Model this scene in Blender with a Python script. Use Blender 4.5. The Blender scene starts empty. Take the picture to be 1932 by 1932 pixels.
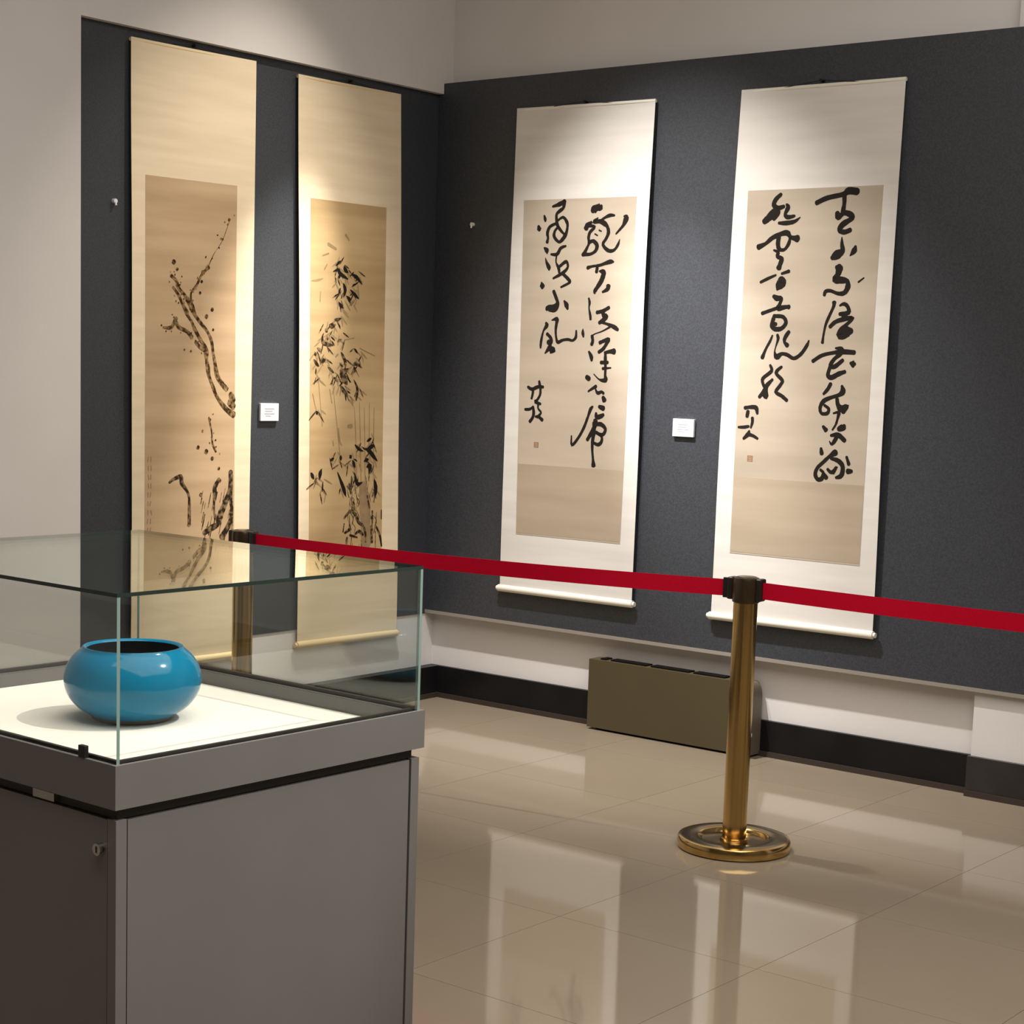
import bpy, math, random
from mathutils import Vector, Matrix
random.seed(7)
S = bpy.context.scene
COL = S.collection
R = math.radians

# ------------------------------------------------------------------ camera
FPX, CY = 3353.58, 1138.51
YAW, PITCH, ROLL = -0.670274, -0.128944, 0.032759
fw = Vector((math.sin(YAW)*math.cos(PITCH), math.cos(YAW)*math.cos(PITCH), math.sin(PITCH)))
rt = Vector((math.cos(YAW), -math.sin(YAW), 0)); up = rt.cross(fw)
rr = rt*math.cos(ROLL) + up*math.sin(ROLL); uu = up*math.cos(ROLL) - rt*math.sin(ROLL)
cam = bpy.data.cameras.new('camera'); camo = bpy.data.objects.new('camera', cam); COL.objects.link(camo)
M3 = Matrix((rr, uu, -fw)).transposed()
camo.matrix_world = Matrix.Translation((5.3269, -6.1762, 1.5)) @ M3.to_4x4()
cam.sensor_fit = 'HORIZONTAL'; cam.sensor_width = 36.0
cam.lens = FPX/1932*36.0; cam.shift_y = (CY-966)/1932
cam.clip_start = 0.05; cam.clip_end = 60
S.camera = camo

# ------------------------------------------------------------------ view, world, lights
S.view_settings.view_transform = 'Standard'; S.view_settings.look = 'None'
S.view_settings.gamma = 1.0; S.view_settings.use_curve_mapping = False
S.view_settings.exposure = 0.0
W = bpy.data.worlds.new('room_air'); S.world = W; W.use_nodes = True
W.node_tree.nodes['Background'].inputs[0].default_value = (0.9, 0.82, 0.74, 1)
W.node_tree.nodes['Background'].inputs[1].default_value = 0.11

def spot(name, loc, target, power, angle, blend, color, radius):
    l = bpy.data.lights.new(name, 'SPOT'); l.energy = power; l.spot_size = R(angle); l.spot_blend = blend
    l.color = color; l.shadow_soft_size = radius
    o = bpy.data.objects.new(name, l); COL.objects.link(o); o.location = loc
    o.rotation_euler = (Vector(target)-Vector(loc)).to_track_quat('-Z', 'Y').to_euler()
def area(name, loc, target, power, sx, sy, color):
    l = bpy.data.lights.new(name, 'AREA'); l.energy = power; l.shape = 'RECTANGLE'; l.size = sx; l.size_y = sy; l.color = color
    o = bpy.data.objects.new(name, l); COL.objects.link(o); o.location = loc
    o.rotation_euler = (Vector(target)-Vector(loc)).to_track_quat('-Z', 'Y').to_euler()
spot('track_flood_paintings', (1.15, -0.95, 3.95), (0, -1.38, 1.25), 215, 56, 1.0, (1.0, 0.91, 0.79), 0.04)
spot('track_beam_paintings', (1.00, -0.45, 3.95), (0, -1.06, 1.50), 1150, 20, 1.0, (1.0, 0.93, 0.84), 0.03)
spot('track_flood_writing', (1.00, -1.50, 3.95), (1.45, 0, 0.00), 860, 60, 1.0, (1.0, 0.95, 0.91), 0.04)
spot('track_beam_writing', (0.55, -1.45, 3.95), (1.44, 0, 1.30), 760, 20, 1.0, (1.0, 0.97, 0.95), 0.03)
spot('track_spot_case', (4.4, -3.0, 3.3), (2.9, -4.18, 0.9), 350, 28, 0.6, (1.0, 0.95, 0.88), 0.03)
area('room_fill_light', (5.0, -3.8, 4.05), (5.0, -3.8, 0), 290, 5.0, 4.5, (1.0, 0.94, 0.87))  # broad unseen fill added under the ceiling for soft general light

# ------------------------------------------------------------------ materials
def mat(name, base=(.8,.8,.8), rough=.6, metal=0.0, spec=.5, coat=0.0, coat_rough=.05):
    m = bpy.data.materials.new(name); m.use_nodes = True
    b = m.node_tree.nodes['Principled BSDF']
    b.inputs['Base Color'].default_value = (*base, 1); b.inputs['Roughness'].default_value = rough
    b.inputs['Metallic'].default_value = metal; b.inputs['Specular IOR Level'].default_value = spec
    b.inputs['Coat Weight'].default_value = coat; b.inputs['Coat Roughness'].default_value = coat_rough
    return m
def vary(m, scale, c1, c2, detail=4, stretch=(1,1,1), coord='Object', lo=.35, hi=.65, bump=0, bscale=None, per_object=0):
    nt = m.node_tree; b = nt.nodes['Principled BSDF']
    tc = nt.nodes.new('ShaderNodeTexCoord'); mp = nt.nodes.new('ShaderNodeMapping'); mp.inputs['Scale'].default_value = stretch
    nt.links.new(tc.outputs[coord], mp.inputs[0])
    n = nt.nodes.new('ShaderNodeTexNoise'); n.inputs['Scale'].default_value = scale; n.inputs['Detail'].default_value = detail
    nt.links.new(mp.outputs[0], n.inputs['Vector'])
    r = nt.nodes.new('ShaderNodeValToRGB'); r.color_ramp.elements[0].position = lo; r.color_ramp.elements[1].position = hi
    r.color_ramp.elements[0].color = (*c1, 1); r.color_ramp.elements[1].color = (*c2, 1)
    nt.links.new(n.outputs['Fac'], r.inputs[0])
    out = r.outputs[0]
    if per_object:
        oi = nt.nodes.new('ShaderNodeObjectInfo'); ma = nt.nodes.new('ShaderNodeMath'); ma.operation = 'MULTIPLY_ADD'
        ma.inputs[1].default_value = per_object; ma.inputs[2].default_value = 1-per_object/2
        nt.links.new(oi.outputs['Random'], ma.inputs[0])
        mx = nt.nodes.new('ShaderNodeVectorMath'); mx.operation = 'SCALE'
        nt.links.new(out, mx.inputs[0]); nt.links.new(ma.outputs[0], mx.inputs['Scale']); out = mx.outputs[0]
    nt.links.new(out, b.inputs['Base Color'])
    if bump:
        n2 = nt.nodes.new('ShaderNodeTexNoise'); n2.inputs['Scale'].default_value = bscale or scale; n2.inputs['Detail'].default_value = 3
        nt.links.new(mp.outputs[0], n2.inputs['Vector'])
        bp = nt.nodes.new('ShaderNodeBump'); bp.inputs['Strength'].default_value = bump; bp.inputs['Distance'].default_value = .01
        nt.links.new(n2.outputs['Fac'], bp.inputs['Height']); nt.links.new(bp.outputs[0], b.inputs['Normal'])
    return m
X = {}
X['wall'] = vary(mat('white_wall_paint', rough=.75, spec=.25), 1.5, (.62,.595,.58), (.66,.635,.62), bump=.03, bscale=60)
X['far_wall'] = mat('taupe_far_wall', (.16,.14,.12), .8)
X['ceiling'] = mat('ceiling_paint', (.66,.62,.57), .9)
X['paper'] = vary(mat('grey_fabric_wallcovering', rough=.5, spec=.6), 160, (.022,.0255,.032), (.036,.041,.051), detail=6, bump=.10, bscale=420)
X['strip'] = mat('grey_edge_strip', (.32,.29,.25), .45, .3)
X['skirt'] = vary(mat('black_skirting', rough=.38, spec=.22), 5, (.005,.005,.006), (.009,.0085,.009))
X['skirt_lip'] = mat('brown_skirting_lip', (.035,.024,.018), .5)
X['skirt_pier'] = vary(mat('charcoal_pier_skirting', rough=.3), 6, (.018,.017,.017), (.028,.026,.026))
X['grout'] = mat('grout', (.27,.222,.165), .3)
X['tile'] = vary(mat('polished_beige_tile', rough=.06, spec=.35), .8, (.255,.210,.152), (.29,.240,.178), detail=5, coord='Object', bump=.003, bscale=2.5, per_object=.03)
X['silk_c'] = vary(mat('cream_silk_mount', rough=.8, spec=.2), 3, (.69,.575,.405), (.76,.64,.46), stretch=(.6,1,7), bump=.1, bscale=2.2)
X['silk_w'] = vary(mat('pale_silk_mount', rough=.8, spec=.2), 3, (.59,.565,.525), (.65,.625,.585), stretch=(.6,1,6), bump=.08, bscale=2)
X['aged1'] = vary(mat('aged_painting_silk', rough=.85, spec=.15), 2.2, (.39,.27,.155), (.53,.385,.24), stretch=(.5,1,5), lo=.3, hi=.7, bump=.1, bscale=2.2)
X['aged2'] = vary(mat('aged_brown_silk', rough=.85, spec=.15), 2.2, (.38,.26,.13), (.52,.375,.20), stretch=(.5,1,5), lo=.3, hi=.7, bump=.08, bscale=2.2)
X['aged3'] = vary(mat('aged_writing_paper', rough=.85, spec=.15), 2.0, (.365,.31,.24), (.45,.385,.305), stretch=(.5,1,4), lo=.3, hi=.7, bump=.08, bscale=2)
X['stain'] = vary(mat('browned_paper_foot', rough=.85, spec=.15), 2.0, (.335,.27,.195), (.40,.33,.245), stretch=(.5,1,6), lo=.3, hi=.7)
X['ink'] = mat('black_ink', (.012,.009,.007), .8, spec=.15)
X['ink_brown'] = vary(mat('brown_ink', rough=.85, spec=.1), 55, (.035,.017,.006), (.30,.19,.085), lo=.42, hi=.66)
X['ink_mid'] = vary(mat('grey_brown_ink', rough=.85, spec=.1), 55, (.022,.013,.007), (.24,.165,.085), lo=.45, hi=.68)
X['ink_pale'] = vary(mat('pale_ink_wash', rough=.85, spec=.1), 20, (.24,.165,.085), (.31,.22,.12))
X['seal'] = mat('faded_seal_paste', (.27,.14,.075), .85)
X['roller_w'] = mat('pale_roller', (.72,.69,.60), .45)
X['roller_c'] = mat('cream_roller', (.72,.57,.33), .5)
X['nail'] = mat('dark_nail', (.02,.02,.02), .4, .6)
X['hook'] = mat('white_hook', (.7,.7,.72), .35)
X['card'] = mat('white_card', (.58,.58,.62), .6)
X['print'] = mat('grey_print', (.36,.36,.40), .8)
X['rad'] = vary(mat('olive_enamel', rough=.5, spec=.35), 2, (.066,.051,.025), (.076,.059,.030))
X['rad_end'] = mat('brown_end_enamel', (.115,.09,.064), .5)
X['dark'] = mat('dark_void', (.004,.0035,.003), .8, spec=.1)
X['valve'] = mat('ivory_valve', (.62,.58,.48), .4)
X['brass'] = vary(mat('polished_brass', rough=.17, metal=1), 8, (.46,.305,.115), (.58,.395,.16), stretch=(1,1,.15))
X['brass_dark'] = vary(mat('dark_brass', rough=.22, metal=1), 8, (.15,.105,.05), (.20,.14,.065))
X['head'] = mat('bronze_post_head', (.045,.028,.014), .25, .4)
X['head_black'] = mat('black_plastic', (.012,.010,.008), .35)
X['belt'] = vary(mat('red_webbing', rough=.7, spec=.08), 300, (.44,.002,.018), (.54,.003,.026), stretch=(1,1,4), bump=.1)
X['metal'] = vary(mat('grey_case_enamel', rough=.42, spec=.4), 3, (.132,.126,.122), (.144,.137,.132))
X['groove'] = mat('black_groove', (.010,.007,.006), .6)
X['seal_strip'] = mat('dark_glass_seal', (.03,.027,.025), .5)
X['board'] = vary(mat('white_cloth_board', rough=.85, spec=.15), 4, (.80,.755,.69), (.86,.815,.75), bump=.05, bscale=120)
X['latch'] = mat('steel_latch', (.6,.58,.55), .25, 1)
X['glaze'] = vary(mat('turquoise_glaze', rough=.12, spec=.28), 6, (.001,.15,.285), (.002,.18,.335))
X['glaze_in'] = mat('dark_glaze_inside', (.003,.028,.05), .3)
X['foot'] = mat('unglazed_foot', (.10,.09,.085), .7)

g = bpy.data.materials.new('clear_glass'); g.use_nodes = True
nt = g.node_tree; nt.nodes.remove(nt.nodes['Principled BSDF'])
fr = nt.nodes.new('ShaderNodeFresnel')
ge = nt.nodes.new('ShaderNodeNewGeometry'); io = nt.nodes.new('ShaderNodeMapRange')      # same reflectance from either side of the sheet
io.inputs['To Min'].default_value = 1.42; io.inputs['To Max'].default_value = 1/1.42
nt.links.new(ge.outputs['Backfacing'], io.inputs['Value']); nt.links.new(io.outputs[0], fr.inputs['IOR'])
tr = nt.nodes.new('ShaderNodeBsdfTransparent'); tr.inputs[0].default_value = (.940, .950, .938, 1)
gl = nt.nodes.new('ShaderNodeBsdfGlossy'); gl.inputs['Roughness'].default_value = .0; gl.inputs['Color'].default_value = (.95, 1, .97, 1)
mx = nt.nodes.new('ShaderNodeMixShader'); nt.links.new(fr.outputs[0], mx.inputs[0]); nt.links.new(tr.outputs[0], mx.inputs[1]); nt.links.new(gl.outputs[0], mx.inputs[2])
nt.links.new(mx.outputs[0], nt.nodes['Material Output'].inputs[0])
X['glass'] = g
X['glass_edge'] = mat('green_glass_edge', (.018,.032,.026), .3, spec=.35)
X['glass_edge_pale'] = mat('pale_glass_edge', (.20,.29,.265), .15, spec=.5)

# ------------------------------------------------------------------ helpers
def link(name, verts, faces, mats, parent=None, fm=None, smooth=False):
    me = bpy.data.meshes.new(name); me.from_pydata([tuple(v) for v in verts], [], faces)
    for m in (mats if isinstance(mats, (list, tuple)) else [mats]): me.materials.append(X[m])
    if fm: me.polygons.foreach_set('material_index', fm)
    if smooth: me.polygons.foreach_set('use_smooth', [True]*len(me.polygons))
    me.update()
    o = bpy.data.objects.new(name, me); COL.objects.link(o)
    if parent: o.parent = parent
    return o
def bxs(*boxes):
    V, F = [], []
    for (x0,x1,y0,y1,z0,z1) in boxes:
        n = len(V)
        V += [(x0,y0,z0),(x1,y0,z0),(x1,y1,z0),(x0,y1,z0),(x0,y0,z1),(x1,y0,z1),(x1,y1,z1),(x0,y1,z1)]
        F += [tuple(n+i for i in f) for f in ((0,3,2,1),(4,5,6,7),(0,1,5,4),(1,2,6,5),(2,3,7,6),(3,0,4,7))]
    return V, F
def box(name, b, m, parent=None, bevel=0, fm=None):
    V, F = bxs(b); o = link(name, V, F, m, parent, fm)
    if bevel:
        md = o.modifiers.new('b', 'BEVEL'); md.width = bevel; md.segments = 3
    return o
def lathe(name, prof, m, parent=None, n=64, loc=(0,0,0), fm=None, smooth=True, sharp=40):
    V, F, I = [], [], []
    for (r, z) in prof:
        for k in range(n):
            a = 2*math.pi*k/n; V.append((loc[0]+r*math.cos(a), loc[1]+r*math.sin(a), loc[2]+z))
    for i in range(len(prof)-1):
        for k in range(n):
            F.append((i*n+k, i*n+(k+1)%n, (i+1)*n+(k+1)%n, (i+1)*n+k)); I.append(fm[i] if fm else 0)
    F.append(tuple(range(n-1, -1, -1))); I.append(fm[0] if fm else 0)
    F.append(tuple((len(prof)-1)*n+k for k in range(n))); I.append(fm[-1] if fm else 0)
    o = link(name, V, F, m, parent, I, smooth)
    if smooth: o.data.set_sharp_from_angle(angle=R(sharp))
    return o
def rod(name, a, b, r, m, parent=None, n=20):
    a, b = Vector(a), Vector(b); d = (b-a).normalized()
    s = d.orthogonal().normalized(); t = d.cross(s); V = []
    for p in (a, b):
        for k in range(n):
            q = 2*math.pi*k/n; V.append(p + s*r*math.cos(q) + t*r*math.sin(q))
    F = [(k, (k+1)%n, n+(k+1)%n, n+k) for k in range(n)] + [tuple(range(n-1,-1,-1)), tuple(range(n, 2*n))]
    o = link(name, V, F, m, parent, None, True); o.data.set_sharp_from_angle(angle=R(40)); return o
def empty(name, loc, rz=0):
    o = bpy.data.objects.new(name, None); COL.objects.link(o); o.location = loc; o.rotation_euler = (0,0,rz); o.empty_display_size = .1
    return o
def tag(o, label, cat, group=None):
    o['label'] = label; o['category'] = cat
    if group: o['group'] = group
    return o
def struct(o, label=None):
    o['kind'] = 'structure'
    if label: o['label'] = label
    return o
def copy_tree(o, parent=None):
    c = o.copy(); COL.objects.link(c); c.parent = parent
    for ch in list(o.children): copy_tree(ch, c)
    return c
INK = {
'S3': [
'645,2204,10.1 679,2212,17.8 708,2223,17.8|708,2220,15.2 701,2196,15.2 684,2185,15.2 668,2172,13.9 668,2149,15.2 675,2124,15.2 696,2100,12.7 714,2086,10.1|674,2144,10.1 702,2158,12.7 724,2136,15.2 727,2115,12.7 720,2088,16.5 703,2066,16.5 684,2056,12.7 659,2078,15.2 661,2101,12.7 678,2119,11.4|666,2133,12.7 634,2120,13.9 622,2095,15.2 626,2074,12.7 622,2056,15.2|602,2167,10.1 607,2153,15.2 609,2144,10.1|573,2124,12.7 577,2112,20.3 578,2108,15.2',
'607,2033,7.6 621,2022,20.3 624,2008,7.6|616,1990,5.1 623,1971,12.7 636,1950,17.8 637,1940,10.1|722,2038,10.1 696,2030,15.2 677,2005,15.2 645,2005,10.1|676,2005,10.1 673,1973,8.9 688,1947,15.2 692,1929,12.7|691,1952,12.7 722,1972,15.2 734,1967,12.7 735,1947,12.7 710,1926,15.2 661,1904,10.1|713,1922,15.2 746,1896,15.2 747,1885,12.7 704,1867,10.1|600,1886,10.1 604,1872,22.8 604,1865,15.2',
'666,1850,15.2 679,1825,15.2 689,1800,17.8 673,1779,27.9 640,1779,22.8 632,1774,15.2|724,1809,10.1 736,1793,20.3 743,1777,12.7',
'631,1716,12.7 635,1705,17.8 618,1681,10.1 608,1639,13.9 606,1611,10.1|639,1670,15.2 658,1654,15.2 661,1635,17.8 647,1635,20.3|661,1633,12.7 651,1610,17.8 631,1588,7.6|648,1610,15.2 666,1605,22.8 678,1601,17.8 660,1591,10.1|828,1693,5.1 828,1677,15.2 832,1661,10.1|660,1728,5.1 688,1733,17.8 687,1714,15.2 684,1687,12.7 687,1659,11.4 697,1636,15.2 723,1645,12.7 752,1648,12.7 775,1644,11.4 792,1658,13.9 793,1685,10.1',
'546,1442,12.7 568,1433,15.2 600,1444,15.2 627,1444,12.7|605,1467,12.7 609,1451,15.2|574,1433,12.7 572,1412,12.7 567,1393,11.4|613,1439,12.7 612,1411,12.7 597,1387,12.7 588,1380,15.2 616,1371,11.4',
'535,1345,12.7 560,1347,12.7 577,1358,10.1|576,1358,12.7 581,1332,15.2 576,1311,13.9 562,1294,15.2|604,1373,12.7 604,1352,10.1 620,1334,11.4 600,1314,12.7|591,1316,10.1 606,1317,12.7 628,1303,15.2',
'856,2180,20.3 861,2184,27.9 878,2192,22.8 895,2194,25.4 900,2198,15.2|897,2138,10.1 927,2153,12.7 949,2159,15.2 969,2158,10.1|885,2150,7.6 864,2135,15.2 897,2136,17.8 920,2126,20.3 935,2113,15.2 942,2090,16.5 932,2066,13.9 916,2044,13.9 928,2026,15.2 951,2014,15.2 976,2018,12.7 994,2040,12.7 1001,2060,5.1|852,2133,12.7 833,2122,20.3 825,2109,20.3|833,2120,15.2 870,2114,12.7 846,2092,15.2 840,2068,13.9 844,2050,12.7 837,2034,12.7 824,2012,15.2 813,2000,15.2|842,2050,15.2 865,2056,15.2 885,2038,17.8 878,2015,15.2 850,2002,12.7 816,2003,17.8|893,2100,7.6 905,2095,7.6|872,2085,7.6 886,2078,7.6|1019,2153,10.1 1030,2146,22.8 1018,2119,15.2 1002,2102,12.7 981,2083,8.9',
'841,1946,15.2 864,1952,11.4 903,1956,12.7 936,1965,15.2 959,1970,17.8 975,1969,7.6|892,1952,12.7 890,1941,15.2 888,1929,15.2|902,1932,7.6 921,1929,20.3 925,1920,20.3 915,1893,20.3 899,1871,17.8 883,1850,16.5 883,1841,10.1|952,1870,20.3 947,1857,17.8 923,1846,10.1',
'853,1820,10.1 858,1802,12.7 856,1780,8.9 863,1752,12.7 866,1734,12.7|898,1762,15.2 929,1768,15.2 959,1782,15.2|929,1766,17.8 933,1750,17.8 947,1746,20.3 934,1732,17.8 912,1719,15.2|920,1723,12.7 954,1714,12.7 988,1703,17.8 1008,1692,15.2|969,1703,10.1 930,1685,7.6 891,1673,6.3 877,1664,10.1',
'877,1664,15.2 881,1643,15.2 876,1629,15.2|918,1637,15.2 943,1646,15.2 963,1651,17.8 953,1633,15.2 937,1612,15.2 915,1598,15.2|946,1596,12.7 971,1601,15.2 993,1602,22.8|949,1594,12.7 950,1569,15.2 952,1535,13.9 952,1503,12.7 954,1483,20.3 923,1484,8.9 893,1506,6.3|928,1555,15.2 962,1556,15.2|938,1530,12.7 980,1534,7.6|863,1599,10.1 876,1579,17.8 879,1563,12.7',
'856,1493,17.8 868,1486,20.3|867,1433,8.9 887,1445,12.7 906,1455,15.2|904,1444,7.6 916,1428,15.2 936,1433,12.7 947,1427,12.7|945,1411,15.2 952,1399,20.3',
'893,1370,10.1 882,1358,15.2 870,1327,12.7 852,1283,13.9 825,1238,12.7 791,1203,12.7 787,1243,7.6|927,1371,15.2 948,1365,20.3|912,1343,12.7 915,1327,17.8 938,1332,17.8 949,1338,15.2|905,1313,15.2 913,1306,17.8 901,1276,17.8 871,1230,15.2|902,1303,15.2 904,1267,17.8 898,1220,15.2 899,1186,12.7 904,1151,12.7 908,1124,20.3|911,1295,12.7 939,1298,17.8 963,1279,15.2 950,1255,15.2 916,1263,10.1|916,1263,15.2 945,1246,12.7 943,1222,15.2 924,1212,15.2 897,1223,10.1',
],
'S4': [
'1908,2178,19.8 1953,2195,19.8 2018,2206,19.8 2042,2218,26.4 2077,2214,26.4|2024,2205,19.8 2026,2174,18.1 2022,2142,19.8|1999,2138,19.8 2003,2119,19.8 2026,2137,19.8 2053,2131,23.1 2063,2117,19.8 2025,2095,23.1 2012,2074,19.8 2033,2066,19.8 2057,2073,19.8',
'2024,2047,6.6 2026,2021,16.5 2029,1997,23.1 2005,1981,33 1988,1971,19.8|2084,2012,13.2 2079,1996,23.1 2063,1978,6.6',
'2008,1936,16.5 2020,1933,29.7 2016,1909,23.1 2005,1891,26.4 2032,1888,26.4 2057,1883,19.8 2061,1861,23.1 2047,1840,19.8 2020,1838,16.5 1989,1848,14.8 1968,1846,16.5 1963,1832,14.8|2105,1880,9.9 2127,1895,8.2',
'2007,1804,19.8 2005,1788,14.8 1989,1753,14.8 1976,1721,13.2 1969,1683,11.5 1966,1653,14.8|2032,1793,9.9 2050,1799,16.5 2066,1788,16.5 2070,1767,19.8 2034,1761,16.5|2040,1764,13.2 2059,1748,19.8 2092,1746,13.2|1995,1713,16.5 2018,1732,18.1 2057,1743,19.8 2089,1746,16.5 2064,1721,16.5 2044,1705,19.8 2039,1681,29.7 2069,1695,36.3 2086,1698,23.1',
'1929,1582,16.5 1968,1605,16.5 2019,1616,16.5 2055,1620,19.8 2104,1618,19.8|2024,1633,9.9 2049,1630,19.8 2047,1614,19.8 2021,1592,16.5 2007,1570,19.8 2023,1563,19.8 2057,1588,16.5|2007,1568,16.5 1997,1532,18.1 2013,1522,19.8 2042,1536,19.8 2069,1545,16.5|2091,1578,13.2 2103,1575,26.4 2109,1575,16.5',
'2011,1498,16.5 2000,1478,16.5 1983,1459,13.2|2060,1491,13.2 2065,1470,23.1 2047,1456,16.5 2015,1446,16.5 1985,1432,19.8 1971,1407,16.5 1978,1385,14.8 2003,1386,16.5 2008,1403,14.8 1989,1416,13.2|2042,1442,16.5 2047,1420,19.8 2063,1405,26.4 2086,1416,19.8 2070,1394,19.8|2030,1387,9.9 2055,1391,13.2 2047,1361,11.5 2042,1347,9.9',
'2049,1384,9.9 2045,1351,11.5 2029,1324,9.9|1988,1335,13.2 2001,1322,19.8|2056,1328,19.8 2074,1336,26.4 2079,1342,16.5|2024,1302,13.2 2054,1306,19.8 2083,1286,19.8|2051,1306,16.5 2043,1286,18.1 2029,1269,13.2 2019,1280,6.6',
'1984,1251,13.2 1988,1232,19.8|2046,1238,26.4 2023,1223,16.5 1997,1199,16.5 1973,1176,16.5 1965,1151,18.1 1976,1132,18.1 1994,1136,19.8 1999,1158,14.8 1986,1169,13.2|1999,1158,13.2 2013,1140,19.8|2029,1215,13.2 2060,1208,19.8 2080,1190,19.8 2081,1163,19.8 2073,1149,19.8 2055,1143,13.2|2017,1173,13.2 2030,1163,16.5 2042,1166,16.5 2056,1186,13.2 2042,1161,16.5|2096,1224,13.2 2107,1197,16.5|2105,1170,23.1 2120,1171,16.5',
'1751,2215,16.5 1730,2197,19.8 1722,2176,19.8 1741,2164,19.8 1766,2169,16.5|1741,2164,19.8 1720,2143,29.7 1699,2125,26.4 1684,2114,23.1|1738,2162,19.8 1742,2145,19.8 1725,2124,19.8|1778,2176,13.2 1785,2165,19.8 1774,2139,16.5 1787,2128,19.8 1815,2132,13.2|1748,2107,13.2 1779,2106,19.8 1816,2111,16.5 1840,2126,6.6',
'1664,2017,23.1 1695,2030,16.5 1723,2051,19.8 1763,2066,19.8 1788,2068,23.1 1804,2052,16.5 1833,2046,26.4|1751,2056,19.8 1749,2026,19.8 1757,2007,18.1 1779,2006,14.8 1796,2028,16.5 1801,2052,13.2|1732,2004,9.9 1751,1996,16.5 1749,1980,16.5 1768,1971,19.8 1763,1950,19.8 1758,1936,23.1',
'1681,1882,13.2 1713,1896,14.8 1747,1909,9.9|1772,1914,11.5 1803,1923,16.5|1770,1893,26.4 1774,1882,36.3 1762,1865,29.7 1756,1854,13.2',
'1742,1828,16.5 1758,1820,23.1 1777,1820,16.5 1769,1795,16.5 1764,1782,23.1 1798,1787,16.5 1811,1787,19.8|1695,1762,16.5 1729,1773,14.8 1764,1784,16.5|1750,1754,16.5 1744,1735,18.1 1739,1713,16.5 1756,1702,19.8 1784,1705,18.1 1802,1727,18.1 1788,1749,16.5 1753,1752,16.5|1745,1721,19.8 1758,1721,16.5',
'1745,1677,9.9 1736,1655,13.2 1719,1625,13.2 1705,1591,18.1|1767,1680,13.2 1771,1664,14.8 1763,1636,8.2 1759,1614,9.9 1769,1595,23.1 1790,1607,16.5 1815,1604,16.5 1845,1591,16.5 1875,1608,16.5 1898,1639,16.5 1907,1660,8.2|1817,1692,16.5 1802,1670,18.1 1800,1653,14.8 1813,1640,19.8',
'1742,1562,13.2 1749,1540,16.5 1713,1511,16.5 1714,1489,14.8 1725,1470,19.8 1701,1438,16.5|1755,1507,13.2 1730,1481,19.8 1728,1462,19.8 1730,1439,19.8 1710,1453,9.9|1793,1557,13.2 1775,1543,16.5 1772,1529,16.5 1799,1505,16.5 1791,1486,16.5 1773,1460,16.5 1800,1445,16.5 1823,1429,16.5',
'1639,1393,16.5 1665,1397,16.5 1688,1395,19.8 1695,1373,13.2|1653,1380,16.5 1650,1360,16.5|1674,1355,14.8 1675,1338,14.8 1669,1316,9.9',
'1614,1316,11.5 1637,1317,14.8 1659,1321,13.2|1663,1304,9.9 1658,1290,19.8 1639,1272,13.2|1658,1290,16.5 1681,1285,14.8 1701,1275,13.2',
],
'S1': [
'-1602,1826,15.2 -1577,1809,13.3 -1564,1781,15.2 -1539,1761,13.3 -1510,1728,19 -1497,1713,22.8|-1593,1783,11.4 -1568,1759,13.3 -1543,1720,13.3 -1522,1690,19|-1501,1663,11.4 -1475,1620,15.2 -1449,1586,15.2 -1423,1549,22.8 -1419,1514,15.2 -1412,1482,19 -1405,1450,15.2 -1383,1405,15.2 -1361,1366,15.2 -1316,1321,19 -1276,1298,22.8|-1497,1711,22.8 -1480,1683,15.2 -1450,1653,15.2 -1416,1622,13.3 -1394,1585,15.2 -1385,1540,13.3 -1376,1505,15.2 -1362,1450,19 -1335,1418,19 -1313,1399,19|-1291,1380,19 -1282,1357,26.6 -1295,1344,22.8 -1277,1331,22.8|-1522,1685,15.2 -1501,1660,11.4',
'-1497,1719,15.2 -1502,1766,9.5 -1473,1799,11.4 -1449,1839,11.4 -1419,1866,11.4|-1419,1866,7.6 -1386,1925,3.4 -1344,1979,3.4 -1306,2065,3.8|-1641,1629,9.5 -1600,1631,15.2 -1580,1663,15.2|-1575,1651,15.2 -1563,1633,15.2 -1521,1618,15.2 -1496,1597,17.1|-1475,1579,15.2 -1453,1560,15.2 -1423,1549,19|-1403,1282,9.5 -1389,1230,7.6 -1384,1184,9.5 -1366,1151,9.5',
'-1288,1069,19 -1291,1000,19 -1321,935,22.8 -1347,886,22.8 -1355,860,19 -1385,848,22.8 -1424,830,19|-1283,1053,15.2 -1286,953,15.2 -1281,920,15.2 -1289,870,19 -1315,828,22.8 -1332,809,22.8|-1349,1041,15.2 -1370,1009,19 -1370,983,19 -1374,940,11.4 -1369,884,9.5|-1604,1035,11.4 -1583,1047,13.3 -1546,1056,17.1 -1541,1030,17.1 -1507,987,11.4 -1502,929,15.2 -1502,867,15.2',
],
'S2': [
'-723,1898,7.6 -693,1907,12.7 -680,1892,15.2 -633,1872,17.8|-658,1925,10.1 -650,1910,15.2 -633,1899,12.7|-606,1894,10.1 -579,1882,13.9 -544,1854,6.3|-659,1852,15.2 -648,1825,15.2 -657,1797,10.1|-678,1830,10.1 -687,1809,7.6|-618,1829,7.6 -590,1810,12.7 -563,1793,8.9|-637,1800,7.6 -613,1786,12.7|-686,1773,7.6 -673,1759,12.7 -659,1749,7.6|-602,1848,8.9 -582,1854,6.3|-707,1924,7.6 -681,1944,10.1|-683,1885,12.7 -689,1873,10.1',
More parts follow.
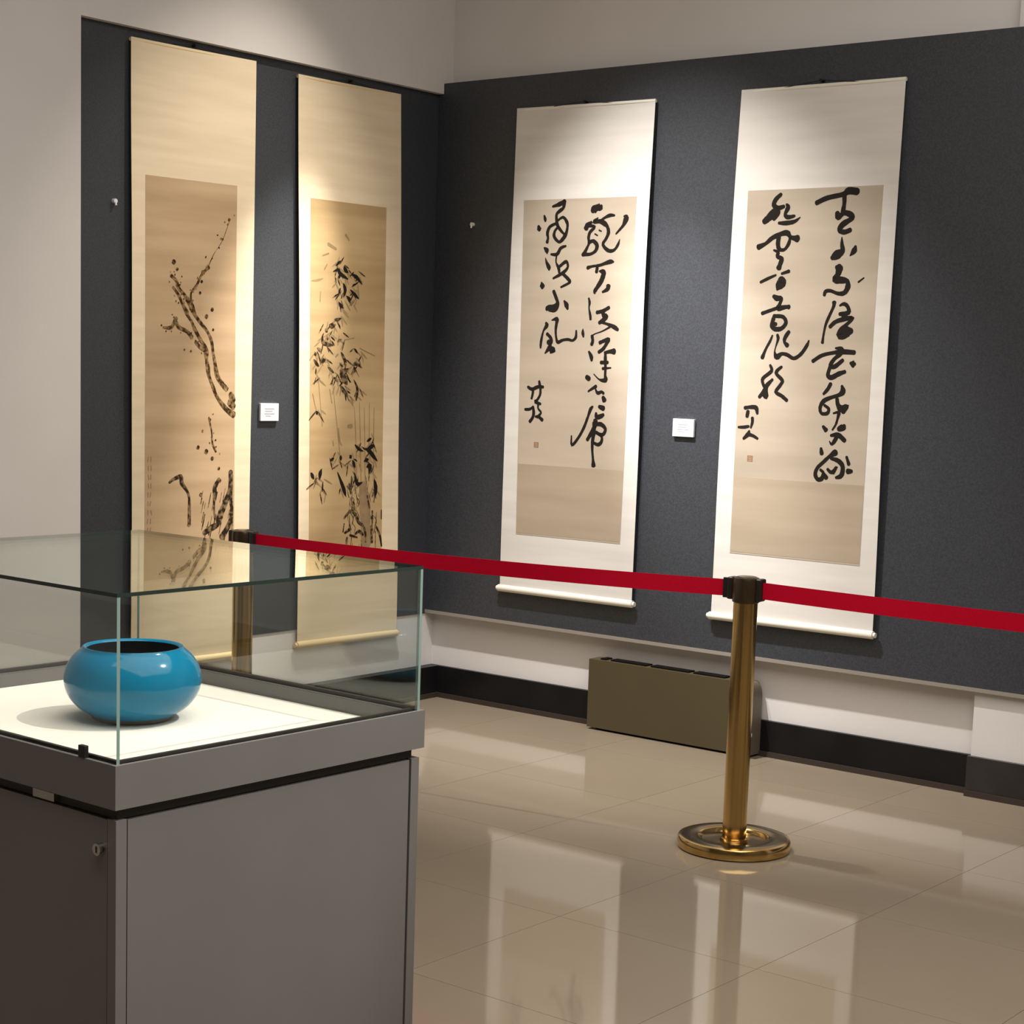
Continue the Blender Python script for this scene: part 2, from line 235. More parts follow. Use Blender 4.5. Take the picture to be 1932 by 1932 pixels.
'-711,1700,7.6 -691,1699,12.7 -668,1707,7.6|-740,1676,12.7 -723,1672,20.3 -700,1678,7.6|-762,1657,12.7 -752,1648,17.8|-772,1640,10.1 -781,1622,10.1 -774,1601,15.2 -744,1593,15.2 -708,1592,12.7|-748,1625,10.1 -748,1614,12.7|-809,1577,10.1 -786,1564,15.2|-825,1559,12.7 -818,1547,15.2|-830,1529,10.1 -814,1513,12.7 -797,1502,10.1|-788,1523,20.3 -762,1528,17.8|-816,1493,5.1 -816,1470,7.6|-742,1499,7.6 -708,1477,10.1',
'-672,1517,7.6 -652,1503,10.1|-664,1563,15.2 -643,1534,12.7 -629,1520,7.6|-668,1471,15.2 -648,1478,25.4 -618,1495,12.7|-668,1489,15.2 -654,1459,17.8 -633,1441,22.8 -623,1427,15.2|-666,1424,12.7 -649,1406,17.8 -625,1383,10.1 -607,1355,5.1|-591,1509,12.7 -571,1517,12.7 -533,1501,7.6|-584,1503,12.7 -567,1482,7.6|-583,1580,10.1 -562,1562,7.6|-583,1449,7.6 -561,1416,12.7 -560,1388,12.7 -566,1360,17.8|-704,1456,7.6 -680,1440,10.1|-688,1609,10.1 -665,1617,10.1',
'-596,1123,15.2 -589,1114,17.8|-579,1102,12.7 -564,1073,15.2|-654,1124,10.1 -653,1106,15.2|-717,1104,10.1 -697,1113,12.7|-834,1053,15.2 -817,1030,15.2|-769,1070,7.6 -778,1050,17.8 -781,1024,10.1|-761,1012,7.6 -763,975,7.6|-672,1054,10.1 -651,1016,12.7 -629,975,17.8 -618,949,12.7|-563,1047,10.1 -559,1021,12.7 -544,999,15.2 -517,1005,15.2|-501,1153,15.2 -472,1138,17.8 -447,1116,15.2 -425,1097,12.7|-490,1148,15.2 -463,1160,15.2 -445,1167,10.1|-491,1072,15.2 -470,1076,20.3 -476,1040,10.1|-506,1098,12.7 -482,1105,15.2|-567,1170,10.1 -542,1151,11.4 -514,1141,7.6|-440,1015,12.7 -432,984,17.8 -431,947,20.3|-491,1184,10.1 -467,1196,12.7|-809,1312,10.1 -802,1303,15.2',
'-626,853,10.1 -602,874,12.7 -579,882,15.2 -554,865,15.2 -536,833,15.2 -504,812,12.7 -489,773,12.7 -488,743,10.1|-620,789,10.1 -593,802,15.2|-555,781,10.1 -531,792,15.2 -506,776,12.7|-606,767,12.7 -609,745,12.7|-570,920,12.7 -566,911,12.7|-450,877,10.1 -449,838,10.1|-455,810,10.1 -449,741,15.2|-423,808,10.1 -400,768,12.7 -388,721,10.1|-393,880,7.6 -392,841,7.6|-484,946,10.1 -468,892,10.1|-588,959,10.1 -596,1000,10.1|-625,829,7.6 -631,794,7.6|-589,778,10.1 -565,772,10.1 -541,766,7.6',
'-755,2009,15.2 -709,1992,12.7|-651,2054,12.7 -631,2035,10.1|-851,1852,6.3 -816,1856,11.4 -784,1865,6.3|-796,1810,6.3 -798,1769,6.3|-645,1615,6.3 -585,1626,6.3|-549,1583,6.3 -455,1553,6.3|-833,1385,6.3 -816,1335,6.3 -805,1312,6.3|-729,1405,6.3 -714,1349,8.9|-610,1249,15.2 -590,1249,17.8|-671,1239,10.1 -662,1186,10.1 -648,1167,7.6|-513,993,33 -501,932,43.1 -491,835,45.7 -484,738,43.1|-703,1186,7.6 -699,1167,7.6|-696,1544,8.9 -683,1554,8.9|-787,1960,7.6 -751,1971,7.6|-775,1904,7.6 -760,1925,7.6',
],
}
BLOSSOM_DOTS = '-1590,1879,20.9 -1573,1853,14.5 -1415,1868,17.1 -1444,1851,14.5 -1392,1708,17.1 -1421,1680,19 -1448,1813,13.3 -1456,1769,13.3 -1576,1665,17.1 -1344,1982,11.4 -1311,2061,13.3 -1459,1169,17.1 -1416,1152,20.9 -1436,1233,11.4 -1385,1124,17.1 -1350,1084,14.5 -1443,982,17.1 -1345,1035,17.1 -1386,1630,11.4 -1502,867,19 -1533,1548,9.5 -1499,1543,10.7'
# ------------------------------------------------------------------ room shell
T, DN, ZT, ZB, ZS, ZL, YL = .0603, .0342, 2.760, .397, .146, 2.715, 2.040
H, RX, RY = 4.15, 9.0, -9.0
XP, TP = 2.655, .040
fl = struct(box('floor', (-.3, RX, RY, .2, -.12, -.003), 'grout'), 'polished beige tiled floor')
tp = 0.635; gap = .0007
tv, tf = bxs((gap, tp-gap, gap, tp-gap, -.003, 0))
tile_mesh = None
x = 2.465 - 4*tp
while x < RX:
    y = -.40 + tp
    while y > RY:
        y -= tp
        x0, x1, y0, y1 = max(x, 0), min(x+tp, RX), max(y, RY), min(y+tp, 0)
        if x1-x0 < .02 or y1-y0 < .02: continue
        full = abs(x1-x0-tp) < 1e-6 and abs(y1-y0-tp) < 1e-6
        if full and tile_mesh:
            t = bpy.data.objects.new('floor_tile', tile_mesh); COL.objects.link(t)
        elif full:
            t = link('floor_tile', tv, tf, 'tile'); tile_mesh = t.data
        else:
            t = box('floor_tile', (gap, x1-x0-gap, gap, y1-y0-gap, -.003, 0), 'tile')
        t.location = (x0, y0, 0); t.parent = fl
    x += tp
struct(box('wall_right', (-.3, RX, 0, .2, -.003, H), 'wall'), 'white plaster wall behind the writing scrolls')
V, F = bxs((-.3, -DN, RY, 0, -.003, H), (-DN, 0, RY, -YL, -.003, H), (-DN, 0, -YL, 0, ZL, H))
struct(link('wall_left', V, F, 'wall'), 'white plaster wall with a recess for the painting scrolls')
struct(box('wall_back', (-.3, RX, RY-.2, RY, -.003, H), 'far_wall'))
struct(box('wall_side', (RX, RX+.2, RY-.2, .2, -.003, H), 'far_wall'))
struct(box('ceiling', (-.3, RX+.2, RY-.2, .2, H, H+.15), 'ceiling'))
struct(box('trim_1', (XP, XP+.9, -TP, 0, 0, H), 'wall'), 'shallow white wall pier')
def skirting(name, bx_, lip, m):
    o = struct(box(name, bx_, m)); box('skirting_lip', lip, 'skirt_lip', o); return o
skirting('baseboard_right', (.02, XP, -.020, 0, 0, ZS), (.02, XP, -.028, -.0205, 0, .022), 'skirt')
skirting('baseboard_far', (XP+.9, RX, -.020, 0, 0, ZS), (XP+.9, RX, -.028, -.0205, 0, .022), 'skirt')
skirting('baseboard_left', (0, .020, RY, -YL, 0, ZS), (.0205, .028, RY, -YL, 0, .022), 'skirt')
skirting('baseboard_recess', (-DN, .020, -YL, 0, 0, ZS), (.0205, .028, -YL, -.028, 0, .022), 'skirt')
skirting('baseboard_pier', (XP-.006, XP+.9, -.060, -TP, 0, ZS+.004), (XP-.006, XP+.9, -.068, -.0605, 0, .022), 'skirt_pier')

# ------------------------------------------------------------------ wall-covering panels
V, F = bxs((0, XP, -T, 0, ZB, ZT), (-DN, 0, -T, 0, ZB, ZL), (XP, 5.6, -T, -TP, ZB, ZT))
o = struct(link('trim_2', V, F, 'paper'), 'long charcoal fabric wall panel carrying the two writing scrolls')
box('edge_strip', (-.03, 5.6, -T-.004, -T, ZB-.004, ZB+.010), 'strip', o)
o = struct(box('trim_3', (-DN, -DN+.004, -YL, -T, ZB-.008, ZL), 'paper'), 'charcoal fabric panel set in the recess behind the painting scrolls')
box('seam_strip', (-DN+.004, -DN+.0055, -T-.012, -T-.007, ZB, ZL), 'paper', o)

# ------------------------------------------------------------------ hanging scrolls
def parse(s): return [[tuple(float(a) for a in q.split(',')) for q in st.split()] for st in s.split('|')]
def smooth_path(P, k=4):
    if len(P) < 3:
        return [tuple(P[0][j]+(P[1][j]-P[0][j])*i/3 for j in range(3)) for i in range(4)] if len(P) == 2 else P
    Q = [P[0]] + P + [P[-1]]; out = []
    for i in range(1, len(Q)-2):
        a, b, c, d = Q[i-1], Q[i], Q[i+1], Q[i+2]
        for s in range(k):
            t = s/k
            out.append(tuple(.5*((2*b[j]) + (c[j]-a[j])*t + (2*a[j]-5*b[j]+4*c[j]-d[j])*t*t + (3*b[j]-a[j]-3*c[j]+d[j])*t**3) for j in range(3)))
    out.append(P[-1]); return out
def ribbon(V, F, P, off, surf, taper=False):
    P = smooth_path(P)
    if taper:                                  # pointed brush leaf
        n_ = len(P); P = [(p[0], p[1], p[2]*1.25*(.10+.90*math.sin(math.pi*min(.97, (i+.35)/(n_-.3)))**.75)) for i, p in enumerate(P)]
    n0 = len(V); N = len(P); dirs = []
    for i in range(N):
        a, b = P[max(i-1, 0)], P[min(i+1, N-1)]
        dx, dy = b[0]-a[0], b[1]-a[1]; l = math.hypot(dx, dy) or 1; dirs.append((dx/l, dy/l))
    rows = []
    e = []                                     # rounded ends
    w0, w1 = P[0][2]/2, P[-1][2]/2
    for s, f in ((1.0, .12), (.85, .52), (.5, .87)): rows.append((P[0][0]-dirs[0][0]*w0*s*.8, P[0][1]-dirs[0][1]*w0*s*.8, w0*f, dirs[0]))
    for i in range(N): rows.append((P[i][0], P[i][1], P[i][2]/2, dirs[i]))
    for s, f in ((.5, .87), (.85, .52), (1.0, .12)): rows.append((P[-1][0]+dirs[-1][0]*w1*s*.8, P[-1][1]+dirs[-1][1]*w1*s*.8, w1*f, dirs[-1]))
    for (x, y, w, d) in rows:
        w = max(w, .4) * (1 + random.uniform(-.07, .07))
        for sg in (1, -1):
            u, v = x - d[1]*w*sg, y + d[0]*w*sg
            V.append((u/1000, surf(u/1000, v/1000)-off, v/1000))
    for i in range(len(rows)-1):
        a = n0+2*i; F.append((a, a+1, a+3, a+2))
def quad(Q, s, t):                              # Q = TL, TR, BL, BR
    a = (Q[0][0]*(1-s)+Q[1][0]*s, Q[0][1]*(1-s)+Q[1][1]*s); b = (Q[2][0]*(1-s)+Q[3][0]*s, Q[2][1]*(1-s)+Q[3][1]*s)
    return (b[0]*(1-t)+a[0]*t, b[1]*(1-t)+a[1]*t)
def sheet(name, Q, surf, front, back, m, parent, nx=16, nz=40, wob=0, seed=1):
    rnd = random.Random(seed); ph = [rnd.uniform(0, 6.3) for _ in range(4)]
    V, F = [], []
    for off in (front, back):
        for j in range(nz+1):
            for i in range(nx+1):
                s, t = i/nx, j/nz; u, v = quad(Q, s, t)
                u += wob*((1-s)*(math.sin(5*t+ph[0])+.5*math.sin(13*t+ph[1])) + s*(math.sin(4*t+ph[2])+.5*math.sin(11*t+ph[3])))
                V.append((u, surf(u, v)-off, v))
    q = (nx+1)*(nz+1)
    for j in range(nz):
        for i in range(nx):
            a = j*(nx+1)+i; F.append((a, a+1, a+nx+2, a+nx+1)); F.append((q+a, q+a+nx+1, q+a+nx+2, q+a+1))
    rim = [i for i in range(nx+1)] + [j*(nx+1)+nx for j in range(1, nz+1)] + [nz*(nx+1)+i for i in range(nx-1, -1, -1)] + [j*(nx+1) for j in range(nz-1, 0, -1)]
    for k in range(len(rim)):
        a, b = rim[k], rim[(k+1) % len(rim)]; F.append((b, a, q+a, q+b))
    o = link(name, V, F, m, parent, None, True); o.data.set_sharp_from_angle(angle=R(40)); return o

def hang(side, Q, pic, silk, paper, roller, label, group, cat, key, curl, seed):
    """local frame: x to the right along the wall, z up, -y out into the room"""
    e = empty('hanging_scroll', (0, -T-.018, 0) if side == 'R' else (-DN+.018, 0, 0), 0 if side == 'R' else R(90))
    tag(e, label, cat, group)
    cx = (Q[0][0]+Q[1][0])/2; hw = (Q[1][0]-Q[0][0])/2; zb = Q[2][1]; zt = Q[0][1]
    def surf(u, v):
        s = (u-cx)/hw; t = (v-zb)/(zt-zb)
        return -curl*abs(s)**3*(.35+.65*math.sin(math.pi*min(max(t,0),1))) - .003*math.sin(7*t+seed)*(.4+.6*s)
    sheet('silk_mount', Q, surf, .0006, -.0006, silk, e, wob=.0022, seed=seed)
    pc = sheet('painting' if 'paint' in cat else 'writing_paper', pic, surf, .0016, .0006, paper, e)
    # thin top rod and the heavier bottom roller
    rod('top_rod', (Q[0][0], .004, Q[0][1]-.008), (Q[1][0], .004, Q[1][1]-.008), .007, roller, e)
    ro = rod('roller', (Q[2][0]-.006, -.002, Q[2][1]+.006), (Q[3][0]+.006, -.002, Q[3][1]+.006), .0155, roller, e)
    rod('roller_knob', (Q[2][0]-.016, -.002, Q[2][1]+.006), (Q[2][0]-.006, -.002, Q[2][1]+.006), .010, roller, ro)
    rod('roller_knob', (Q[3][0]+.006, -.002, Q[3][1]+.006), (Q[3][0]+.016, -.002, Q[3][1]+.006), .010, roller, ro)
    rod('hanging_nail', (cx, .016, Q[1][1]+.012), (cx, -.008, Q[1][1]+.012), .006, 'nail', e)
    V, F = [], []
    for k in (0, 1):
        pth = [(1000*(cx+(2*k-1)*.16), 1000*(Q[k][1]-.004), 2.5), (1000*cx, 1000*(Q[1][1]+.013), 2.5)]
        ribbon(V, F, pth, 0.001, lambda u, v: 0)
    link('cord', V, F, 'nail', e)
    return e, pc, surf
def ink(name, strokes, m, parent, surf, off=.0022, taper=False, k=1.0):
    V, F = [], []
    for st in strokes: ribbon(V, F, [(p[0], p[1], 13*(p[2]*k/13)**1.3) for p in st] if not taper else st, off, surf, taper)
    return link(name, V, F, m, parent)
def inks(name, strokes, m, parent, surf, off=.0022, taper=False):
    for k, st in enumerate(strokes): ink(name, [st], m, parent, surf, off+.00002*k, taper)

S3Q = ((.436,2.622),(1.147,2.615),(.422,.548),(1.133,.550)); S3P = ((.490,2.235),(1.078,2.231),(.505,.800),(1.062,.803))
S4Q = ((1.552,2.620),(2.249,2.619),(1.523,.546),(2.244,.550)); S4P = ((1.605,2.234),(2.185,2.234),(1.601,.814),(2.176,.814))
S1Q = ((-1.802,2.681),(-1.182,2.687),(-1.792,.318),(-1.188,.314)); S1P = ((-1.733,2.191),(-1.272,2.196),(-1.727,.660),(-1.267,.662))
S2Q = ((-.943,2.673),(-.326,2.678),(-.896,.318),(-.280,.314)); S2P = ((-.864,2.188),(-.407,2.190),(-.836,.640),(-.385,.640))

e, pc, sf = hang('L', S1Q, S1P, 'silk_c', 'aged1', 'roller_c', 'hanging scroll with a blossoming plum branch painted in brown ink', 'hanging scrolls', 'painting scroll', 'S1', .010, 1)
for nm, st, m in zip(('painted_branch', 'painted_twig', 'painted_trunk'), INK['S1'], ('ink_brown', 'ink_brown', 'ink_mid')): inks(nm, parse(st), m, pc, sf)
for d in BLOSSOM_DOTS.split():
    u, v, w = (float(a) for a in d.split(','))
    n = 9; V = [(u/1000+w/2000*math.cos(6.283*k/n)*(1+.2*math.sin(3*k)), 0, v/1000+w/2000*math.sin(6.283*k/n)) for k in range(n)]
    V = [(a, sf(a, c)-.0023, c) for a, b, c in V]
    link('painted_blossom', V, [tuple(range(n))], 'ink_brown', pc)
rnd = random.Random(11); buds, hat = [], []
for st in parse(INK['S1'][0])[:2] + parse(INK['S1'][1]):
    for q in range(len(st)-1):
        for r_ in range(3):
            t = rnd.random(); u = st[q][0]*(1-t)+st[q+1][0]*t+rnd.uniform(-24, 24); v = st[q][1]*(1-t)+st[q+1][1]*t+rnd.uniform(-16, 26)
            if -1728 < u < -1275: buds.append([(u, v, rnd.uniform(5, 8)), (u+rnd.uniform(-4, 4), v+rnd.uniform(-6, 6), rnd.uniform(5, 9))])
for i in range(55):
    t = rnd.random(); u, v = -1275-rnd.random()**1.5*170, 690+rnd.uniform(0, 270); l = rnd.uniform(20, 60)
    hat.append([(min(u, -1278), v, rnd.uniform(3, 7)), (min(u+l*.25, -1276), v+l, rnd.uniform(3, 7))])
ink('painted_buds', buds, 'ink_brown', pc, sf, .0021)['kind'] = 'stuff'
ink('painted_bark_hatching', hat, 'ink_brown', pc, sf, .0020)['kind'] = 'stuff'
ink('painted_inscription', [[(-1712+i*14, 1135-k*34, 5), (-1712+i*14+random.uniform(-5,5), 1117-k*34, 5)] for i in range(2) for k in range(11)], 'ink_pale', pc, sf)['kind'] = 'stuff'

e, pc, sf = hang('L', S2Q, S2P, 'silk_c', 'aged2', 'roller_c', 'hanging scroll painted with dark bamboo leaves above a rock', 'hanging scrolls', 'painting scroll', 'S2', .009, 2)
for k, (nm, m) in enumerate((('painted_leaf', 'ink'), ('painted_leaf', 'ink_mid'), ('painted_leaf', 'ink_mid'), ('painted_leaf', 'ink'), ('painted_rock_line', 'ink_mid'), ('painted_wash', 'ink_pale'))):
    inks(nm, parse(INK['S2'][k]), m, pc, sf, .0018 if k == 5 else .0024, k < 4)
# finer leaves hanging round the dark sprays, slim canes and the hatching of the rock
rnd = random.Random(3); fine = {'ink_mid': [], 'ink_pale': []}
for k in range(4):
    for st in parse(INK['S2'][k]):
        p = st[len(st)//2]
        for q in range(5):
            u, v = p[0]+rnd.uniform(-26, 26), p[1]+rnd.uniform(-24, 30); a = -1.57+rnd.choice((-1, 1))*rnd.uniform(.15, 1.15); l = rnd.uniform(26, 58)
            if not -828 < u < -425: continue
            fine['ink_mid' if q < 2 else 'ink_pale'].append([(u, v, 5), (u+math.cos(a)*l*.5, v+math.sin(a)*l*.5, 6), (u+math.cos(a)*l, v+math.sin(a)*l, 5)])
for n_, (m, L_) in enumerate(fine.items()): ink('painted_fine_leaf', L_, m, pc, sf, .0021-.0001*n_, True)['kind'] = 'stuff'
hat = []
for i in range(60):
    u, v = rnd.uniform(-610, -425), rnd.uniform(665, 1010); l = rnd.uniform(30, 80)
    hat.append([(u, v, rnd.uniform(3, 7)), (u+rnd.uniform(-10, 10), v+l*.5, rnd.uniform(4, 8)), (u+rnd.uniform(-16, 10), min(v+l, 1060), 3)])
ink('painted_rock_hatching', hat, 'ink_mid', pc, sf, .0020)['kind'] = 'stuff'
inks('painted_cane', [[(-575+i*31, 1330+20*(i%2), 4), (-562+i*28, 1200, 7), (-550+i*26, 1010, 7)] for i in range(5)] + [[(-800, 1450, 5), (-770, 1250, 5)], [(-720, 1480, 5), (-650, 1080, 6)]], 'ink_pale', pc, sf, .0019)

def seal(pc, sf, u, v, s, nm='seal_stamp'):
    V, F = [], []
    for k in range(4): ribbon(V, F, [(u-s, v-s+k*s*.66, 4), (u+s, v-s+k*s*.66, 4)], .0021, sf)
    ribbon(V, F, [(u-s, v-s, 4), (u-s, v+s, 4)], .0021, sf); ribbon(V, F, [(u+s, v-s, 4), (u+s, v+s, 4)], .0021, sf)
    link(nm, V, F, 'seal', pc)
e, pc, sf = hang('R', S3Q, S3P, 'silk_w', 'aged3', 'roller_w', 'hanging scroll of black cursive writing nearest the room corner', 'hanging scrolls', 'writing scroll', 'S3', .008, 3)
for st in INK['S3']: ink('written_character', parse(st), 'ink', pc, sf)
seal(pc, sf, 600, 1195, 10)
sheet('browned_foot', (quad(S3P, 0.005, .215), quad(S3P, .995, .215), quad(S3P, .005, .005), quad(S3P, .995, .005)), sf, .0020, .0016, 'stain', pc, 8, 8)
e, pc, sf = hang('R', S4Q, S4P, 'silk_w', 'aged3', 'roller_w', 'hanging scroll of black cursive writing behind the near brass post', 'hanging scrolls', 'writing scroll', 'S4', .009, 4)
for st in INK['S4']: ink('written_character', parse(st), 'ink', pc, sf, k=.88)
seal(pc, sf, 1672, 1195, 10)
sheet('browned_foot', (quad(S4P, 0.005, .215), quad(S4P, .995, .215), quad(S4P, .005, .005), quad(S4P, .995, .005)), sf, .0020, .0016, 'stain', pc, 8, 8)

# ------------------------------------------------------------------ caption cards and hooks
def card(side, u, v, label):
    e = empty('caption_card', (u, -T, v) if side == 'R' else (-DN+.004, u, v), 0 if side == 'R' else R(90))
    tag(e, label, 'card', 'caption cards')
    box('card_plate', (-.051, .051, -.012, -.001, -.036, .036), 'card', e, .001)
    for k, (z, w, o) in enumerate(((.014, .030, .004), (.004, .024, -.002), (-.006, .032, .004), (-.015, .016, -.006))):
        box('printed_line', (o-w/1, o+w*.7, -.0124, -.012, z-.0022, z+.0022), 'print', e)
card('R', 1.345, 1.301, 'small white caption card between the two writing scrolls')
card('L', -1.072, 1.308, 'small white caption card between the two painting scrolls')
def hook(side, u, v, label):
    e = empty('wall_hook', (u, -T, v) if side == 'R' else (-DN+.004, u, v), 0 if side == 'R' else R(90))
    tag(e, label, 'hook', 'white wall hooks')
    rod('hook_pin', (0, 0, 0), (0, -.014, 0), .0085, 'hook', e); rod('hook_tip', (0, -.012, -.002), (0, -.015, -.016), .004, 'hook', e)
hook('R', .192, 2.142, 'tiny white hook on the panel left of the writing scrolls')
hook('L', -1.868, 2.082, 'tiny white hook on the panel left of the plum scroll')

# ------------------------------------------------------------------ heater box at the wall foot
e = tag(empty('heater_cover', (.940, 0, 0)), 'low olive metal heater box with black slots along its top', 'heater')
Lh, Dh, z0, z1 = .808, .100, .010, .303
body = link('casing', *bxs((.0, Lh-.03, -Dh, -Dh+.006, z0, z1), (0, .006, -Dh+.006, -.022, z0, z1), (.006, Lh-.03, -Dh+.006, -.022, z0, z0+.006),
      (.006, Lh-.03, -Dh+.006, -.082, z1-.006, z1), (.006, Lh-.03, -.030, -.022, z1-.006, z1),
      (.006, .045, -.082, -.030, z1-.006, z1), (.073, .098, -.082, -.030, z1-.006, z1), (.280, .302, -.082, -.030, z1-.006, z1),
      (.490, .512, -.082, -.030, z1-.006, z1), (.665, .690, -.082, -.030, z1-.006, z1), (.750, Lh-.03, -.082, -.030, z1-.006, z1)), 'rad', e)
box('core', (.012, Lh-.035, -.090, -.030, z0+.006, z1-.03), 'dark', e)
for (a_, c_) in ((.045, .073), (.098, .280), (.302, .490), (.512, .665), (.690, .750)): box('slot_shade_block', (a_, c_, -.080, -.032, z1-.02, z1+.006), 'dark', e, .001)  # solid black blocks fill the open slots, painting in their inner shade
V, F = [], []; n = 10
prof = [(Lh-.03, z0), (Lh, z0)] + [(Lh-.03+.03*math.cos(a), z1-.06+.06*math.sin(a)) for a in [k*math.pi/2/n for k in range(n+1)]]
for yy in (-Dh, -.022): V += [(a, yy, b) for a, b in prof]
q = len(prof); F = [tuple(range(q)), tuple(range(2*q-1, q-1, -1))] + [(k, q+k, q+(k+1)%q, (k+1)%q) for k in range(q)]
link('end_cap', V, F, 'rad_end', e)
box('plinth', (.03, Lh-.03, -.075, -.030, 0, z0), 'dark', e)
v_ = rod('valve', (Lh-.006, -Dh, .095), (Lh-.006, -Dh-.028, .095), .014, 'valve', e)
rod('valve_stem', (Lh-.006, -Dh-.012, .04), (Lh-.006, -Dh-.012, .15), .008, 'valve', v_)

# ------------------------------------------------------------------ brass posts and red belts
def make_post():
    e = empty('barrier_post', (0,0,0))
    lathe('base', [(.172,0),(.181,.004),(.183,.012),(.183,.030),(.179,.037),(.170,.040),(.150,.041),(.118,.040),(.110,.036),(.104,.026),(.080,.023),(.046,.024),(.044,.034),(.0385,.036)], ['brass_dark','brass'], e, fm=[1,1,1,1,1,0,0,1,1,0,0,1,1])
    lathe('pole', [(.0385,.03),(.0385,.800)], 'brass', e)
    hd = lathe('head', [(.0385,.800),(.043,.803),(.044,.812),(.044,.868),(.041,.879),(.030,.884)], 'head', e)
    for s in (1, -1):
        c = box('belt_bracket', (.038, .060, -.020, .020, .808, .880) if s > 0 else (-.060, -.038, -.020, .020, .808, .880), 'head_black', hd, .006)
    return e
pl = [((2.425, -1.320), .10, 'near brass barrier post with a round base in front of the heater box'),
      ((.400, -1.597), .10, 'far brass barrier post standing behind the glass display case'),
      ((4.330, -1.255), .05, 'brass barrier post holding the belt end past the right edge')]
first = make_post(); posts = []
for k, (xy, a, lab) in enumerate(pl):
    o = first if k == 0 else copy_tree(first)
    o.location = (xy[0], xy[1], 0); o.rotation_euler = (0, 0, a); tag(o, lab, 'post', 'brass barrier posts'); posts.append(o)
def belt(a, b, za, zb_, sag, label):
    A, B = Vector((*a, za)), Vector((*b, zb_)); d = (B-A); d.z = 0; L = d.length; d.normalize(); nrm = Vector((-d.y, d.x, 0))
    A2, L2 = A + d*.060, L-.120
    e = empty('barrier_belt', A2); tag(e, label, 'belt', 'red barrier belts')
    V, F = [], []; n = 36; w = .0265
    for i in range(n+1):
        t = i/n; q = d*(L2*t) + Vector((0, 0, (zb_-za)*t - sag*4*t*(1-t))); tw = .0015*math.sin(9*t)
        for dz, dn in ((-w, -.001), (w, -.001), (w, .001), (-w, .001)): V.append(q + nrm*(dn+tw*dz/w) + Vector((0,0,dz)))
    for i in range(n):
        for k in range(4): F.append((4*i+k, 4*i+(k+1)%4, 4*i+4+(k+1)%4, 4*i+4+k))
    F += [(3,2,1,0), (4*n, 4*n+1, 4*n+2, 4*n+3)]
    link('webbing', V, F, 'belt', e)
    V, F = bxs((L2-.018, L2, -.006, .006, -.032, .032)); ang = math.atan2(d.y, d.x)
    o = link('end_clip', V, F, 'head_black', e); o.rotation_euler = (0, 0, ang); o.location = (0, 0, zb_-za)
belt((.400, -1.597), (2.425, -1.320), .846, .843, .012, 'red belt stretched from the far post to the near post')
belt((2.425, -1.320), (4.330, -1.255), .843, .845, .010, 'red belt running from the near post off to the right')

# ------------------------------------------------------------------ glass display case
CX, CYy, RZ = 3.262, -4.508, R(-1.2)
Lc, Wc, ZD, GT = .680, .800, .900, 1.158
e = tag(empty('display_case', (CX, CYy, 0), RZ), 'grey metal display case with a glass box on top', 'display case')
i_ = .006
core = box('pedestal', (-Wc+.022, -.022, .022, Lc-.022, 0, .814), 'groove', e)
for (a, b) in ((-Wc+i_, i_), (-i_-.020, i_), (-Wc+i_, Lc-i_-.020), (-i_-.020, Lc-i_-.020)):
    box('corner_post', (a, a+.020, b, b+.020, 0, .814), 'metal', core)
dr = box('side_panel', (-.022, -.008, i_+.0235, Lc-i_-.0235, .004, .812), 'metal', core)
fp = box('side_panel', (-Wc+i_+.0235, -i_-.0235, .008, .022, .004, .812), 'metal', core)
box('side_panel', (-Wc+.008, -Wc+.022, i_+.0235, Lc-i_-.0235, .004, .812), 'metal', core)
box('side_panel', (-Wc+i_+.0235, -i_-.0235, Lc-.022, Lc-.008, .004, .812), 'metal', core)
rod('lock', (-.042, .008, .765), (-.042, -.003, .765), .0095, 'latch', fp); box('key_slot', (-.0435, -.0405, -.0036, -.003, .760, .770), 'groove', fp)
box('groove', (-Wc+.018, -.014, .014, Lc-.018, .814, .832), 'groove', e)
box('latch', (-.215, -.160, .006, .014, .816, .829), 'latch', e)
cw = .030
link('collar', *bxs((-Wc, 0, 0, cw, .832, ZD), (-Wc, 0, Lc-cw, Lc, .832, ZD), (-Wc, -Wc+cw, cw, Lc-cw, .832, ZD), (-cw, 0, cw, Lc-cw, .832, ZD)), 'metal', e)
link('tray_lining', *bxs((-Wc+cw, -cw, Lc-cw-.002, Lc-cw, .870, ZD-.001), (-Wc+cw, -Wc+cw+.002, cw, Lc-cw-.002, .870, ZD-.001)), 'metal', e)
box('display_board', (-Wc+cw+.003, -cw-.001, cw+.001, Lc-cw-.003, .845, .874), 'board', e)
g0, gt = .007, .006
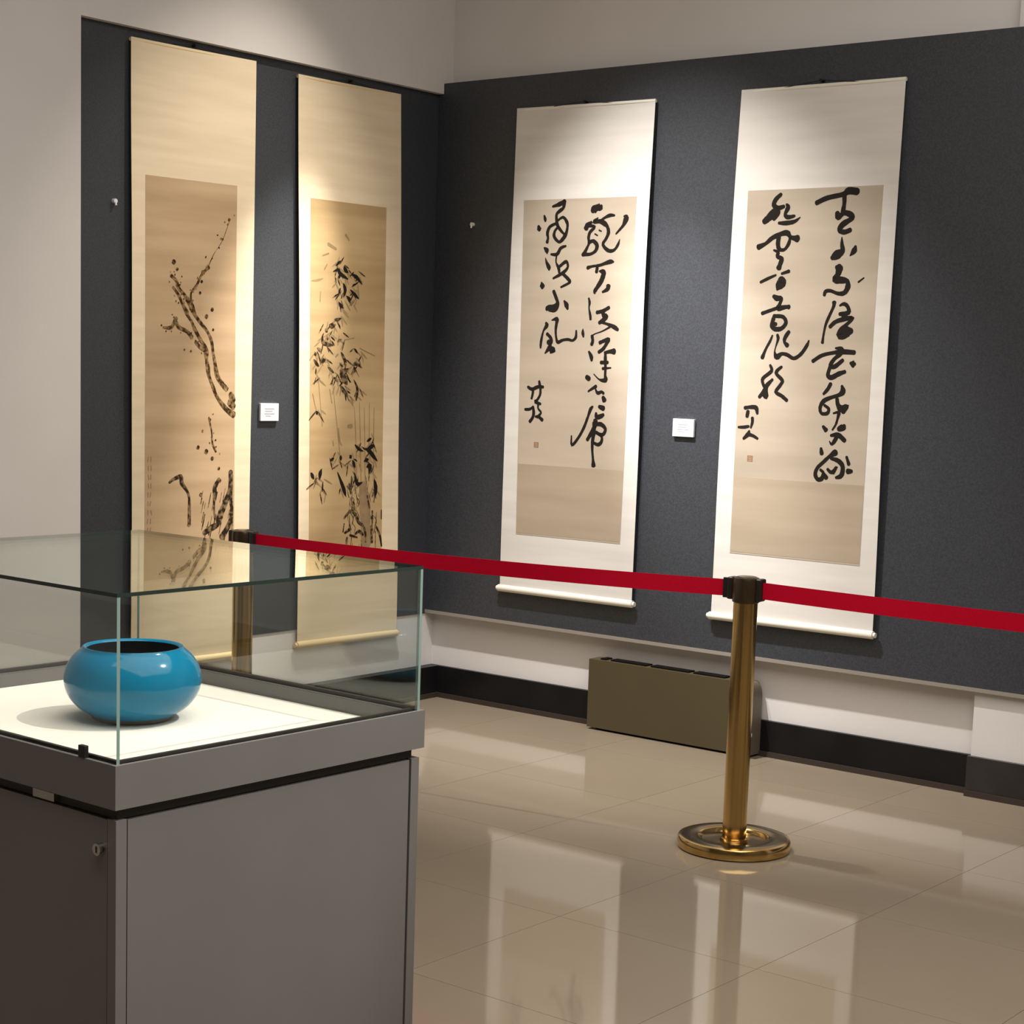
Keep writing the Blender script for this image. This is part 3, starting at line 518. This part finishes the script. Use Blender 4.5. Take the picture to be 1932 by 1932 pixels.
def pane(b, thin, parent, pale_vertical=True):
    # the two broad faces are clear glass, the cut edges show green
    ax = {'x': (3, 5), 'y': (2, 4), 'z': (0, 1)}[thin]
    fm = [0 if k in ax else 1 for k in range(6)]
    if thin == 'x': fm[2] = fm[4] = 2
    if thin == 'y': fm[3] = fm[5] = 2
    V, F = bxs(b); return link('glass_pane', V, F, ['glass', 'glass_edge', 'glass_edge_pale'], parent, fm)
pane((-Wc+g0, -g0, g0, g0+gt, ZD, GT-gt), 'y', e)
pane((-Wc+g0, -g0, Lc-g0-gt, Lc-g0, ZD, GT-gt), 'y', e)
pane((-g0-gt, -g0, g0+gt, Lc-g0-gt, ZD, GT-gt), 'x', e)
pane((-Wc+g0, -Wc+g0+gt, g0+gt, Lc-g0-gt, ZD, GT-gt), 'x', e)
pane((-Wc+g0, -g0, g0, Lc-g0, GT-gt, GT), 'z', e)
k_ = g0+gt
link('glass_seal', *bxs((-Wc+k_, -k_, k_, k_+.006, ZD, ZD+.004), (-Wc+k_, -k_, Lc-k_-.008, Lc-k_, ZD, ZD+.007), (-Wc+k_, -Wc+k_+.008, k_+.006, Lc-k_-.008, ZD, ZD+.007), (-k_-.006, -k_, k_+.006, Lc-k_-.008, ZD, ZD+.004)), 'seal_strip', e)
box('glass_clip', (-.090, -.074, -.001, g0, ZD, ZD+.019), 'groove', e, .001)

# ------------------------------------------------------------------ turquoise bowl on the white board
e = tag(empty('bowl', (2.893, -4.172, .874)), 'round turquoise glazed bowl inside the glass display case', 'bowl')
prof = [(.060,.0),(.065,.001),(.070,.004),(.074,.009)]
for k in range(1, 25):
    a = -52 + (52+50)*k/24; prof.append((.034+.0850*math.cos(R(a)), .0720+.0700*math.sin(R(a))))
prof = [q for q in prof]
rim_r, rim_z = prof[-1]
prof += [(rim_r-.002, rim_z+.004), (rim_r-.006, rim_z+.004), (rim_r-.009, rim_z)]
no = len(prof)
inner = [(0.034+.0785*math.cos(R(a)), .0720+.0650*math.sin(R(a))) for a in range(40, -61, -10)]
prof += inner + [(.03, .012), (.001, .011)]
fm = [2, 2, 2] + [0]*(no-4) + [1]*(len(prof)-no+1)
lathe('vessel', prof, ['glaze', 'glaze_in', 'foot'], e, 96, fm=fm[:len(prof)-1], sharp=60)
